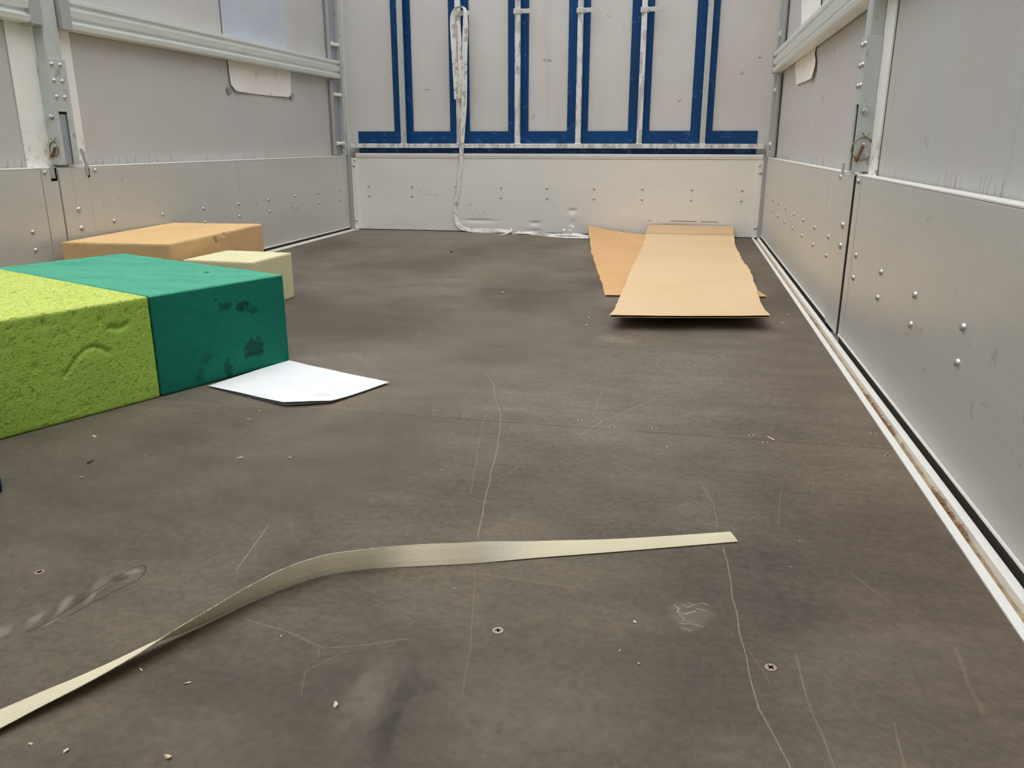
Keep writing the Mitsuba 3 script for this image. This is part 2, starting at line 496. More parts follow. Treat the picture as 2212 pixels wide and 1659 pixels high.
def web_col(p, n, uv):
    c = mix(srgb(232, 221, 186), srgb(222, 211, 176), fbm(uv.x * 20, uv.y * 30, 1.0))
    c = mix(c, mi.Color3f(srgb(222, 218, 210)), .6 * smoothstep(.55, .8, fbm(uv.x * 5, 2.0, 4.0)))
    return c * (.90 + .16 * weave(uv.x, uv.y))


def web_bump(p, n, uv):
    return weave(uv.x, uv.y)


principled("beige_webbing", mikit.proc(web_col), rough=.6, spec=.3, bump=mikit.proc(web_bump, eps=2e-4), bump_scale=.0002)


def wweb_col(p, n, uv):
    c = mix(srgb(244, 242, 234), srgb(226, 223, 212), fbm(uv.x * 9, uv.y * 40, 2.0))
    k = smoothstep(.58, .74, fbm(uv.x * 34, uv.y * 60, 6.0))
    return mix(c, mi.Color3f(srgb(112, 102, 90)), .55 * k)


principled("white_webbing", mikit.proc(wweb_col), rough=.6, spec=.3)
principled("brass_wire", srgb(150, 132, 96), rough=.35, metallic=.85)
principled("rusty_steel", srgb(122, 84, 58), rough=.7, metallic=.3)
principled("zinc", srgb(200, 202, 202), rough=.3, metallic=.8)
principled("clip_plastic", srgb(206, 205, 198), rough=.5)
principled("black_hole", srgb(10, 10, 10), rough=.9, spec=.05)


def dust_col(p, n, uv):
    return mix(srgb(120, 100, 78), srgb(188, 166, 132), fbm(p.x * 90, p.y * 60, 1.0))


principled("gutter_dust", mikit.proc(dust_col), rough=.95, spec=.05)
principled("chip_wood", srgb(226, 204, 172), rough=.85, spec=.1)
principled("chip_white", srgb(222, 212, 190), rough=.7, spec=.2)
principled("bark", srgb(150, 112, 76), rough=.9, spec=.1)
principled("chip_brown", srgb(104, 76, 54), rough=.9, spec=.1)
principled("screw_head", srgb(176, 158, 138), rough=.4, metallic=.6)

# ---------------------------------------------------------------- the shell of the load bed
Y0, Y1 = -0.55, 5.06
XL, XR = -.078, 2.517           # tarpaulin planes
PL, PR = -.05, 2.4893           # inner faces of the side panels
HT = 2.35
floor = struct("floor", box(-.25, 2.69, Y0, 5.2, -.09, -.035), "dark_gap", "truck bed floor of worn brown film-faced boards")
for a, b in ((Y0, -.0015), (0, 1.4985), (1.5, 2.9985), (3.0, 4.4985), (4.5, 4.974)):
    part(floor, "board", box(0.0005, 2.4395, a, b, -.02, 0, .0004), "floor_film")

# screw heads let into the boards: dished disc with a cross recess
r = .0065
disc = trimesh.creation.revolve(np.array([[0, 0], [r, 0], [r, .0009], [r * .85, .0012], [r * .5, .0009], [0, .0008]]), sections=20)
cross = cat(box(-.0036, .0036, -.0009, .0009, .0004, .00115, .0001), box(-.0009, .0009, -.0036, .0036, .0004, .00115, .0001))
P_DISC, P_CROSS = mikit.ply(disc, "screw_head", smooth=35), mikit.ply(cross, "black_hole")
for x, y, a in ((1.856, .790, 20), (2.157, .783, 50), (1.241, .796, 10), (1.625, 1.516, 0), (1.857, 1.538, 30), (1.925, 1.51, 0), (2.006, 1.521, 0), (1.554, 1.537, 15),
                (2.421, 1.579, 60), (2.421, 1.459, 0), (2.425, 1.932, 0), (2.19, 1.52, 0), (2.212, 1.485, 0)):
    k = part(floor, "screw", at(P_DISC, T().translate([x, y, 0]).rotate([0, 0, 1], a)), None)
    part(k, "cross_recess", at(P_CROSS, T().translate([x, y, 0]).rotate([0, 0, 1], a)), None)


def side_tarp(name, x, inward, label):
    def f(u, v):
        y, z = Y0 + (Y1 - Y0) * u, -.05 + (HT + .05) * v
        w = (meshkit.fbm(np.stack([y * 1.6, z * 1.4, np.full_like(y, 3.0 + x)], -1), 3, seed=5) - .5) * .007
        return np.stack([x - inward * .004 + inward * w, y, z], -1)
    m = grid_sheet(130, 50, f, .004, [inward, 0, 0])
    return struct(name, m, "grey_tarp", label, smooth=60)


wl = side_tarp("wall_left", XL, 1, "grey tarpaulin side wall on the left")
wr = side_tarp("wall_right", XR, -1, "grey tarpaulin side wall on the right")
part(wl, "reinforcement_band", box(XL - .003, XL + .002, 2.364, 2.647, .30, HT, .001), "white_tarp", label="white vertical reinforcement band behind the post")
part(wr, "reinforcement_band", box(XR - .002, XR + .003, 2.292, 2.56, .30, HT, .001), "white_tarp", label="white vertical reinforcement band behind the post")
part(wl, "reinforcement_band", box(XL - .003, XL + .002, .36, .64, .30, HT, .001), "white_tarp")


def back_f(u, v):
    x, z = -.25 + 2.94 * u, -.05 + (HT + .05) * v
    w = (meshkit.fbm(np.stack([x * 2.2, z * 1.5, np.full_like(x, 9.0)], -1), 3, seed=2) - .5) * .006
    return np.stack([x, 5.066 + w, z], -1)


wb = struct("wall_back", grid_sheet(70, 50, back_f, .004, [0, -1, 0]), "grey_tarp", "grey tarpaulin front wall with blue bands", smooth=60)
BANDS = (.297, .660, 1.0255, 1.387, 1.7505, 2.113)
for k, x in enumerate(BANDS):
    part(wb, "blue_band", box(x - .0625, x + .0625, 5.056, 5.060, .602, HT, .001), "blue_tarp", label="blue vertical band behind a galvanised bar")
part(wb, "blue_band", box(-.008, 2.431, 5.056, 5.060, .44, .602, .001), "blue_tarp", label="blue horizontal band along the bottom")

struct("rear_light_blocker", box(-.2, 2.64, Y0 - .06, Y0 - .01, -.05, 1.15, .004), "dark_galvanised", "added grey screen behind the camera that blocks low light")  # unseen screen, added to keep low light from the rear off the floor

# edge profiles between floor and side panels
prof = [(2.44, -.034), (2.44, .002), (2.4535, .002), (2.4545, -.013), (2.4680, -.013), (2.4690, .002), (2.4830, .002), (2.4838, -.024), (2.58, -.024), (2.58, -.034)]


def along_y(poly, ya, yb):
    m = trimesh.creation.extrude_polygon(Polygon(poly), yb - ya, engine="earcut")
    # extruded along z: (x, y, z) -> (x, ya + z, y)
    v = m.vertices.copy()
    m.vertices = np.stack([v[:, 0], ya + v[:, 2], v[:, 1]], 1)
    trimesh.repair.fix_normals(m)
    return m


tr = struct("trim_1", along_y(prof, Y0, 4.974), "trim_alum", "grooved aluminium edge profile along the right side of the floor")
tl = struct("trim_2", along_y([(2.44 - x, z) for x, z in prof[::-1]], Y0, 4.974), "trim_alum", "grooved aluminium edge profile along the left side of the floor")


def dust_f(x0, x1):
    def f(u, v):
        x, y = x0 + (x1 - x0) * u, Y0 + (4.97 - Y0) * v
        return np.stack([x, y, -.0105 + .004 * meshkit.fbm(np.stack([x * 90, y * 12, x * 0], -1), 3)], -1)
    return f


part(tr, "groove_dust", grid_sheet(5, 500, dust_f(2.4552, 2.4675), .002, [0, 0, 1]), "gutter_dust", smooth=True)
part(tl, "groove_dust", grid_sheet(4, 200, dust_f(2.44 - 2.4675, 2.44 - 2.4552), .002, [0, 0, 1]), "gutter_dust", smooth=True)

# ---------------------------------------------------------------- rivets and bolts
R_ = .0080
riv = trimesh.creation.revolve(np.array([[0, 0], [R_, 0], [R_, .0006], [R_ * .88, .0034], [R_ * .5, .0060], [0, .0066]]), sections=14)
P_RIVET = mikit.ply(riv, "rivet_steel", smooth=40)
R2 = .0105
P_BIGRIVET = mikit.ply(trimesh.creation.revolve(np.array([[0, 0], [R2, 0], [R2, .001], [R2 * .85, .0046], [R2 * .5, .0076], [0, .0086]]), sections=18), "rivet_steel", smooth=40)
nut = cat(cyl((0, 0, 0), (0, 0, .0015), .015, 24), cyl((0, 0, .0015), (0, 0, .009), .0115, 6), cyl((0, 0, .009), (0, 0, .013), .006, 16))
P_NUT = mikit.ply(nut, "zinc", smooth=30)


def rivets(parent, pts, face, big=False, name="rivet"):
    for q in pts:
        part(parent, name, at(P_BIGRIVET if big else P_RIVET, T().translate(list(map(float, q))) @ FACE[face]), None)


# ---------------------------------------------------------------- drop-side panels
def side_panel(side, ya, yb, label, ends=()):
    """side: +1 left, -1 right. A hollow aluminium board with a folded top rail and a bottom lip."""
    px = PL if side > 0 else PR
    k = thing("dropside_panel", label, "side panel")
    cuts = sorted([ya, yb] + [e for a, b in ends for e in (a - .0014, b + .0014)])
    edges = [c for c in cuts if ya <= c <= yb]
    lo = max([b + .0014 for a, b in ends if a - ya < .01], default=ya)
    hi = min([a - .0014 for a, b in ends if yb - b < .01], default=yb)
    part(k, "sheet", box(px, px - side * .024, lo, hi, .0195, .452, .0015), "panel_alum")
    part(k, "top_rail", box(px + side * .0008, px - side * .026, ya, yb, .4525, .4575, .0012), "trim_alum")
    part(k, "bottom_lip", box(px + side * .0022, px - side * .02, ya + .002, yb - .002, .0135, .0192, .0008), "trim_alum")
    part(k, "rubber_seal", box(px - side * .002, px - side * .018, ya + .002, yb - .002, -.022, .0133, .001), "rubber_and_shade", label="dark rubber seal under the panel")
    for a, b in ends:
        part(k, "end_strip", box(px + side * .0012, px - side * .022, max(a, ya), min(b, yb), .02, .452, .0012), "panel_alum")
    part(k, "joint_backing", box(px - side * .012, px - side * .022, yb - .0005, yb + (.0195 if yb < 3 else .004), .02, .450, .001), "rubber_and_shade")  # dark backing added behind the joint so the gap reads black
    return k, px


def row(px, ys, zs=(.254, .195)):
    return [(px, y, z) for y in ys for z in zs]


k, px = side_panel(1, Y0, 2.459, "brushed aluminium side panel at the left edge of the picture, nearer than the left post", [(2.3885, 2.459)])
rivets(k, row(px, [2.31 - .3 * i for i in range(9)]), "+x")
rivets(k, [(px + .002, 2.402, .440)], "+x")
k, px = side_panel(1, 2.6055, 4.945, "long brushed aluminium side panel beyond the left post, behind the foam blocks", [(2.6065, 2.662), (4.895, 4.945)])
rivets(k, row(px, [2.713 + .298 * i for i in range(8)]), "+x")
rivets(k, [(px + .002, 2.645, .440)], "+x")
k, px = side_panel(-1, Y0, 2.386, "big brushed aluminium side panel at the right edge of the picture, nearest the camera", [(2.322, 2.386)])
rivets(k, row(px, [2.27 - .293 * i for i in range(9)]), "-x")
rivets(k, [(px - .002, 2.345, .440)], "-x")
k, px = side_panel(-1, 2.600, 4.945, "brushed aluminium side panel beyond the right post, beside the cardboard sheets", [(4.90, 4.945)])
rivets(k, row(px, [2.713 + .29 * i for i in range(8)]), "-x")
rivets(k, [(px, 2.618, .440)], "-x")

# back panel: a sheet with a few dents pushed into it
DENTS = [(1.147, .064, .028, .007, .008), (1.381, .142, .020, .008, .010), (1.381, .07, .02, .02, .006), (.80, .072, .09, .006, .006), (1.148, .012, .03, .012, .006), (1.70, .11, .05, .03, -.004), (2.0, .06, .12, .012, .004)]


def back_panel_f(u, v):
    x, z = -.045 + 2.530 * u, .004 + .438 * v
    y = np.full_like(x, 4.975)
    for cx, cz, rx, rz, dep in DENTS:
        dz = np.where(z > cz, (z - cz) / rz, (z - cz) / (rz * 2.2))
        y += dep * np.exp(-((x - cx) / rx) ** 2 - dz ** 2)
    y += (meshkit.fbm(np.stack([x * 3, z * 5, x * 0], -1), 2) - .5) * .0016
    return np.stack([x, y, z], -1)


bp = thing("front_board", "aluminium board closing the front end of the bed, with paired rivets and small dents", "end panel")
part(bp, "sheet", grid_sheet(300, 90, back_panel_f, .012, [0, -1, 0]), "board_alum", smooth=60)
part(bp, "top_rail", cat(box(0.0, 2.469, 4.970, 5.052, .4535, .471, .0012), box(0, 2.469, 4.9715, 5.0, .444, .4525, .001)), "trim_alum")
part(bp, "end_strip", box(-.030, .003, 4.967, 4.974, .004, .441, .001), "board_alum")
part(bp, "end_strip", box(2.440, 2.470, 4.967, 4.974, .004, .441, .001), "board_alum")
rivets(bp, [(.079 + .2857 * i, 4.9745, z) for i in range(9) for z in (.271, .2115)], "-y")
rivets(bp, [(-.012, 4.967, .395), (-.015, 4.967, .055), (2.457, 4.967, .369), (2.457, 4.967, .058)], "-y", True, "bolt")
rivets(bp, [(-.004, 4.967, .428), (2.452, 4.967, .410)], "-y")

# ---------------------------------------------------------------- stanchions in the middle of the sides
P_TAB = None


def ring_pin(name, label, c, R, face_tilt):
    """A linch pin: spring ring, pin rod and twisted wire ends; c = ring centre, hanging in front of a post face towards -y."""
    k = thing(name, label, "linch pin")
    ring = torus(R, .0021)
    ring.apply_transform(trimesh.transformations.rotation_matrix(math.radians(90), [1, 0, 0]))
    ring.apply_transform(trimesh.transformations.rotation_matrix(math.radians(face_tilt), [0, 0, 1]))
    ring.apply_translation(c)
    part(k, "ring", ring, "brass_wire", smooth=True)
    c = np.array(c)
    part(k, "pin_head", trimesh.creation.icosphere(2, .0062).apply_translation(c + [.003, .002, R * .42]), "zinc", smooth=True)
    rod = cyl(c + [.003, .002, R * .42], c + [-R * .42, -.001, -R * 1.02], .0036, 12)
    part(k, "pin", rod, "rusty_steel", smooth=40)
    part(k, "ring_eye", cyl(c + [-R * .36, -.004, -R * .80], c + [-R * .55, -.003, -R * 1.12], .0058, 12), "rusty_steel", smooth=40)
    for s in (-1, 1):
        part(k, "wire_end", tube([c + [.004, -.002, R], c + [.004 + s * .004, -.003, R + .005], c + [.004 + s * .009, -.002, R + .013]], .0013, 6), "brass_wire", smooth=True)
    return k


def stanchion(side, label, ya, yb, depth):
    """side +1 left / -1 right. ya..yb: the width of the post along the wall; its inner face lies 'depth' from the tarpaulin."""
    x0 = XL + .002 if side > 0 else XR - .002
    X = lambda d: x0 + side * d
    face = "+x" if side > 0 else "-x"
    k = thing("stanchion", label, "post")
    w = yb - ya
    # the upper tube telescopes into the lower channel
    part(k, "upper_tube", box(X(0), X(depth - .004), ya + .008, yb - .006, .80, HT, .003), "galvanised")
    # the lower channel: back web against the wall, two flanges, a front face with a long slot
    s0, s1 = ya + w * .22, ya + w * .68
    ch = cat(box(X(0), X(depth), ya, ya + .004, .463, .803, .001), box(X(0), X(depth), yb - .004, yb, .463, .803, .001),
             box(X(depth - .004), X(depth), ya + .002, s0, .463, .803, .0008), box(X(depth - .004), X(depth), s1, yb - .002, .463, .803, .0008),
             box(X(depth - .004), X(depth), s0 - .001, s1 + .001, .636, .803, .0008))
    part(k, "lower_channel", ch, "galvanised")
    part(k, "locking_plate", box(X(depth - .016), X(depth - .007), s0 - .004, s1 + .004, .463, .628, .001), "slot_metal", label="smooth blue-grey plate seen through the slot")
    part(k, "edge_bead", cyl((X(depth - .001), ya + .002, .464), (X(depth - .001), ya + .002, .803), .0022, 8), "galvanised", smooth=True)
    rivets(k, [(X(depth), ya + w * q, z) for q in (.22, .66) for z in (.784, .733, .682)], face)
    # bolt through the flange that faces the tailgate
    xb = X(depth * .55)
    part(k, "bolt", at(P_NUT, T().translate([xb, ya, .618]) @ FACE["-y"]), None)
    return k, X


kL, XLf = stanchion(1, "galvanised post on the left wall with six rivets and a long slot", 2.473, 2.558, .042)
kR, XRf = stanchion(-1, "galvanised post on the right wall with a big nut on its near face", 2.388, 2.466, .039)
fcL = part(kL, "foot_cover", cat(box(PL - .010, PL + .0035, 2.4635, 2.6045, .015, .4545, .0015)), "panel_alum", label="flat aluminium cover over the foot of the post")
rivets(fcL, [(PL + .0035, 2.532, .310), (PL + .0035, 2.532, .245)], "+x", True)
part(kL, "latch_tab", box(PL, PL + .0045, 2.427, 2.446, .420, .4605, .001), "zinc", label="short bright latch tab hanging over the panel edge")
part(kL, "latch_slot", box(PL + .0018, PL + .0028, 2.446, 2.4545, .414, .456, .0003), "black_hole")
part(kL, "latch_slot", box(PL + .0018, PL + .0028, 2.427, 2.4545, .412, .420, .0003), "black_hole")
part(kL, "lever_rod", cyl((XL + .022, 2.600, .515), (PL + .006, 2.603, .448), .005, 10), "zinc", smooth=40, label="thin steel lever rod leaning over the panel edge")
part(kL, "lever_foot", box(PL + .003, PL + .008, 2.594, 2.606, .424, .456, .001), "zinc")
part(kL, "lever_slot", box(PL + .0018, PL + .0045, 2.606, 2.613, .418, .457, .0003), "black_hole")
fcR = part(kR, "foot_cover", box(PR + .010, PR - .0035, 2.4065, 2.599, .010, .4545, .0015), "panel_alum", label="flat aluminium cover over the foot of the post")
part(kR, "recess_shade", box(PR + .010, PR - .0030, 2.400, 2.4064, .010, .452, .001), "rubber_and_shade", label="dark strip standing in for the shaded recess at the near edge of the cover")  # dark strip in place of the shade in the hollow recess
rivets(fcR, [(PR - .0035, 2.478, .312), (PR - .0035, 2.478, .254)], "-x", True)
part(kR, "lever_foot", box(PR - .003, PR - .010, 2.555, 2.575, .452, .485, .002), "galvanised")
ring_pin("linch_pin", "small round wire linch pin hanging on the left post just above the panel", (-.052, 2.466, .515), .0235, -18)
ring_pin("linch_pin", "large brassy wire ring with a rusty pin hanging on the right post", (2.494, 2.380, .522), .0285, 8)

# ---------------------------------------------------------------- horizontal side rails
RAIL = [(0, 0), (0, .1), (.041, .1), (.0455, .0985), (.0455, .0850), (.0300, .0840), (.0300, .0795), (.0365, .0680), (.0470, .0655), (.0470, .0610), (.0430, .0415), (.0290, .0402), (.0290, .0358),
        (.0360, .0240), (.0470, .0212), (.0470, .0168), (.0430, .003), (.040, 0)]


def side_rail(side, ya, yb, z0, label, caps=()):
    x0 = XL + .006 if side > 0 else XR - .006
    k = thing("side_rail", label, "rail")
    pts = [(x0 + side * d, z0 + z) for d, z in RAIL]
    part(k, "extrusion", along_y(pts if side < 0 else pts[::-1], ya, yb), "rail_alum")
    for a, b in caps:
        part(k, "end_bracket", box(x0, x0 + side * .049, a, b, z0 - .004, z0 + .104, .002), "dark_galvanised", label="grey bracket holding the end of the rail")
    return k


side_rail(1, 2.604, 4.865, .902, "ribbed aluminium rail along the left wall beyond the post", [(2.5585, 2.606), (4.862, 4.885)])
side_rail(1, Y0, 2.424, .902, "short piece of ribbed aluminium rail at the top left corner of the picture", [(2.422, 2.472)])
side_rail(-1, 2.47, 4.865, .898, "ribbed aluminium rail along the right wall beyond the post", [(4.862, 4.88)])
side_rail(-1, Y0, 2.385, .898, "ribbed aluminium rail along the right wall nearer than the post")

# ---------------------------------------------------------------- front corner posts with tensioning tubes
for side, x0, side_word in ((1, -.05, "left"), (-1, 2.489, "right")):
    X = lambda d: x0 + side * d
    k = thing("corner_post", f"galvanised corner post with two screws and white pegs in the far {side_word} corner", "post")
    part(k, "flange", box(X(-.034), X(.008), 4.925, 4.965, .458, HT, .0025), "galvanised")
    part(k, "lower_tube", box(X(-.018), X(.018), 4.950, 4.972, .002, .458, .002), "dark_galvanised")
    for za, zb in ((.462, .892), (1.010, HT)):
        part(k, "tension_tube", cyl((X(-.012), 4.800, za), (X(-.012), 4.800, zb), .0125, 16), "dark_galvanised", smooth=40)
        part(k, "edge_strip", box(X(-.0265), X(-.021), 4.83, 4.915, za, zb, .001), "slot_metal")
    for z in (1.095, .812, .530):
        part(k, "peg", cat(cyl((X(-.006), 4.82, z), (X(-.006), 4.925, z), .0095, 12), cyl((X(-.006), 4.813, z), (X(-.006), 4.830, z), .0125, 12)), "white_tarp", smooth=40, label="white peg")
    rivets(k, [(X(-.012), 4.925, .516), (X(-.012), 4.925, .483)], "-y", True, "screw")

# ---------------------------------------------------------------- the bar grille in front of the front wall
k = thing("bulkhead_grille", "grille of six upright bars and one cross bar in front of the blue bands", "grille")
part(k, "cross_bar", box(-.040, 2.478, 4.985, 5.052, .503, .5295, .002), "bar_paint", label="scuffed horizontal bar under the uprights")
for i, x in enumerate((.312, .671, 1.032, 1.399, 1.760, 2.122)):
    part(k, "upright_bar", box(x - .0155, x + .0155, 4.989, 5.016, .5285, HT, .003), "galvanised" if i in (0, 5) else "bar_paint")
    part(k, "weld", box(x - .019, x + .019, 4.987, 5.017, .5285, .5335, .002), "galvanised" if i in (0, 5) else "bar_paint")

# clips: a band round the bar and a pointed tongue to its right
for (x, z, tilt, xe), word in zip(((.671, 1.262, -4, .094), (1.032, 1.262, -2, .110), (1.399, 1.256, -1, .100), (1.760, 1.250, 1, .105)),
                                  ("first bar clip from the left, half covered by the white strap", "second bar clip from the left, next to the white strap's",
                                   "third bar clip from the left, darker at its tip", "fourth and rightmost bar clip")):
    k = thing("bar_clip", f"grey plastic tongue, {word}", "clip", "tongue clips on the upright bars")
    m = cat(box(x - .022, x + .023, 4.980, 4.988, z - .014, z + .014, .002), box(x - .022, x - .0165, 4.987, 5.016, z - .014, z + .014, .001), box(x + .0165, x + .023, 4.987, 5.016, z - .014, z + .014, .001))
    part(k, "band", m, "clip_plastic")
    ton = trimesh.creation.extrude_polygon(Polygon([(0, -.012), (0, .012), (xe * .70, .015), (xe * .85, .012), (xe, -.003), (xe * .82, -.014), (xe * .62, -.010)]), .004, engine="earcut")
    ton.apply_transform(trimesh.transformations.rotation_matrix(math.radians(90), [1, 0, 0]))
    ton.apply_transform(trimesh.transformations.rotation_matrix(math.radians(-tilt), [0, 1, 0]))
    ton.apply_translation([x + .018, 4.982, z])
    part(k, "tongue", ton, "clip_plastic")
    part(k, "stud", cyl((x + .024, 4.979, z), (x + .024, 4.972, z), .006, 12), "zinc", smooth=40)


# ---------------------------------------------------------------- foam blocks
def foam_mesh(a, b, h, step, rad, disp):
    """A rounded block: a along +x, b along +y, h up, with its front bottom corner at the origin; disp(p, n) -> displacement along n."""
    def face_grid(o, du, dv, lu, lv):
        nu, nv = max(2, int(round(lu / step))), max(2, int(round(lv / step)))
        u, v = np.meshgrid(np.linspace(0, lu, nu + 1), np.linspace(0, lv, nv + 1), indexing="ij")
        p = (np.array(o) + u[..., None] * np.array(du) + v[..., None] * np.array(dv)).reshape(-1, 3)
        idx = np.arange((nu + 1) * (nv + 1)).reshape(nu + 1, nv + 1)
        q = np.stack([idx[:-1, :-1].ravel(), idx[1:, :-1].ravel(), idx[1:, 1:].ravel(), idx[:-1, 1:].ravel()], 1)
        return trimesh.Trimesh(p, np.vstack([q[:, [0, 1, 2]], q[:, [0, 2, 3]]]), process=False)
    fs = [face_grid((0, 0, 0), (1, 0, 0), (0, 0, 1), a, h), face_grid((a, 0, 0), (0, 1, 0), (0, 0, 1), b, h), face_grid((a, b, 0), (-1, 0, 0), (0, 0, 1), a, h),
          face_grid((0, b, 0), (0, -1, 0), (0, 0, 1), b, h), face_grid((0, 0, h), (1, 0, 0), (0, 1, 0), a, b), face_grid((0, b, 0), (1, 0, 0), (0, -1, 0), a, b)]
    m = cat(*fs)
    m.merge_vertices(digits_vertex=6)
    p = np.array(m.vertices)
    lo, hi = np.full(3, rad), np.array([a, b, h]) - rad
    core = np.clip(p, lo, hi)
    d = p - core
    n = d / np.maximum(np.linalg.norm(d, axis=1, keepdims=True), 1e-9)
    p = core + n * rad
    p = p + n * disp(p, n)[:, None]
    p[:, 2] = np.maximum(p[:, 2], 0.0)
    return trimesh.Trimesh(p, m.faces, process=False)


def place(m, origin, ang):
    m.apply_transform(trimesh.transformations.rotation_matrix(ang, [0, 0, 1]))
    m.apply_translation(origin)
    return m


def rough_disp(amp, sc, seed, extra=None):
    def f(p, n):
        d = amp * 2 * (meshkit.fbm(p * sc, 3, seed) - .55)
        if extra is not None:
            d = d + extra(p, n)
        return d
    return f


def poly_dist(p2, pl):
    best = np.full(len(p2), 9.0)
    for a, b in zip(pl[:-1], pl[1:]):
        a, b = np.array(a), np.array(b)
        t = np.clip(((p2 - a) @ (b - a)) / ((b - a) @ (b - a)), 0, 1)
        best = np.minimum(best, np.linalg.norm(p2 - a - t[:, None] * (b - a), axis=1))
    return best


LIME_L = .375


def lime_marks(p, n):
    on = p[:, 1] < .012
    q = np.stack([p[:, 0] - LIME_L, p[:, 2]], 1)
    arc = [(-.196, .094), (-.1875, .1037), (-.1706, .1238), (-.1497, .1385), (-.1301, .1422), (-.1121, .1337), (-.1018, .1237)]
    da = poly_dist(q, arc)
    # a lip: the foam below the arc stands proud, the arc itself is cut in
    below = np.exp(-((q[:, 0] + .145) / .05) ** 2 - ((q[:, 1] - .105) / .045) ** 2)
    d = -.0065 * np.exp(-(da / .0032) ** 2) + .0030 * below
    d -= .0085 * np.exp(-(poly_dist(q, [(-.0914, .1745), (-.0703, .1687), (-.0531, .1755)]) / .0045) ** 2)
    for c, r, s in (((-.1103, .1915), .006, .007), ((-.2189, .2032), .007, .007), ((-.159, .2112), .005, .005), ((-.2466, .1218), .006, .004), ((-.05, .196), .004, .004), ((-.165, .185), .003, .005), ((-.25, .06), .004, .005)):
        d -= s * np.exp(-(((q - c) / [r * .7, r * 1.3]) ** 2).sum(1))
    pits = meshkit.noise(p * 230, 4)
    d -= .0022 * np.clip((meshkit.noise(p * 210, 4) - .74) / .2, 0, 1)
    return np.where(on, d, -.001 * np.clip((pits - .74) / .2, 0, 1))


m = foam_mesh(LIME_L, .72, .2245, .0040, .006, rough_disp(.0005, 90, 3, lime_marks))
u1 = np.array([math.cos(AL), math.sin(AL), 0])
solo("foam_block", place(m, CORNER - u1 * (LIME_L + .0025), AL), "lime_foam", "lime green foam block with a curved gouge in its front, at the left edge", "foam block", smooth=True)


def green_marks(p, n):
    on = p[:, 1] < .012
    pits = meshkit.noise(p * 210, 8)
    d = -.0014 * np.clip((pits - .72) / .2, 0, 1)
    top = (p[:, 2] > .21)
    q = np.stack([p[:, 0], p[:, 1]], 1)
    d = d - np.where(top, .008 * np.exp(-(poly_dist(q, [(.270, .182), (.282, .196)]) / .0045) ** 2), 0)
    return np.where(on | top, d, 0)


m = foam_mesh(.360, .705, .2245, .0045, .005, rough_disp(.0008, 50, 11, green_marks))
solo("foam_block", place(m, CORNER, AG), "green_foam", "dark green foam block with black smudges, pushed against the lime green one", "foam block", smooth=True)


def tan_marks(p, n):
    d = np.zeros(len(p))
    side = p[:, 0] > .38
    q = np.stack([p[:, 1], p[:, 2]], 1)
    d -= np.where(side, .008 * np.exp(-(poly_dist(q, [(.30, .200), (.318, .180)]) / .006) ** 2) + .006 * np.exp(-(poly_dist(q, [(.36, .212), (.375, .208)]) / .006) ** 2), 0)
    top = p[:, 2] > .2
    q = np.stack([p[:, 0], p[:, 1]], 1)
    d -= np.where(top, .004 * np.exp(-(poly_dist(q, [(.16, .60), (.22, .58), (.24, .60)]) / .004) ** 2), 0)
    return d


m = foam_mesh(.392, .700, .2165, .0065, .005, rough_disp(.0010, 30, 21, tan_marks))
solo("foam_block", place(m, (-.001, 2.368, 0), math.radians(3.6)), "tan_foam", "large sandy orange foam block by the left wall, behind the green one", "foam block", smooth=True)
m = foam_mesh(.262, .258, .161, .006, .004, rough_disp(.0010, 45, 31))
solo("foam_block", place(m, (.4035, 2.432, 0), math.radians(-3.0)), "cream_foam", "small cream foam block between the green and the sandy orange ones", "foam block", smooth=True)
m = foam_mesh(.36, .50, .2245, .008, .004, rough_disp(.0006, 45, 41))
ab = math.radians(74)
uu = np.array([math.cos(ab), math.sin(ab), 0])
solo("foam_block", place(m, np.array([.996, 1.003, 0]) - uu * .36, ab), "navy_foam", "navy blue foam block of which only a corner shows at the left edge", "foam block", smooth=True)


# ---------------------------------------------------------------- papers
def quad_sheet(c00, c10, c11, c01, lift, nu=30, nv=30):
    c00, c10, c11, c01 = map(np.array, (c00, c10, c11, c01))

    def f(u, v):
        U, V = u[..., None], v[..., None]
        p = (1 - U) * (1 - V) * c00 + U * (1 - V) * c10 + U * V * c11 + (1 - U) * V * c01
        p[..., 2] += lift(u, v)
        return p
    return f


k = thing("paper_stack", "white sheets of paper lying on the floor against the green foam block", "paper")
f1 = quad_sheet((.996, 1.594, .002), (1.295, 1.470, .002), (1.393, 1.701, .002), (1.072, 1.838, .002),
                lambda u, v: .001 + .004 * meshkit.fbm(np.stack([u * 2.2, v * 2.2, u * 0], -1), 2) + .010 * np.exp(-(((u - 1) / .35) ** 2 + (v / .3) ** 2)) + .004 * np.exp(-((u - .4) / .3) ** 2 - (v / .25) ** 2))


def cut(u, v, f=f1):
    """The near corner is folded under: pull its outline back to the fold."""
    e = np.clip((u - .88) + (.12 - v) * .75, 0, None) * (u > .6) * (v < .4)
    return f(np.clip(u - e * .55, 0, 1), np.clip(v + e * .45, 0, 1))


part(k, "top_sheet", grid_sheet(50, 50, cut, .0006, [0, 0, 1]), "white_paper", smooth=60)
f2 = quad_sheet((1.03, 1.585, .0012), (1.29, 1.478, .0012), (1.385, 1.695, .0012), (1.085, 1.825, .0012), lambda u, v: .0004 + 0 * u + .004 * np.exp(-(((u - 1) / .3) ** 2 + (v / .3) ** 2)))
part(k, "lower_sheet", grid_sheet(24, 24, lambda u, v: cut(u, v, f2), .0005, [0, 0, 1]), "blue_grey_fabric", smooth=60, label="bluish lower sheet showing under the near corner")


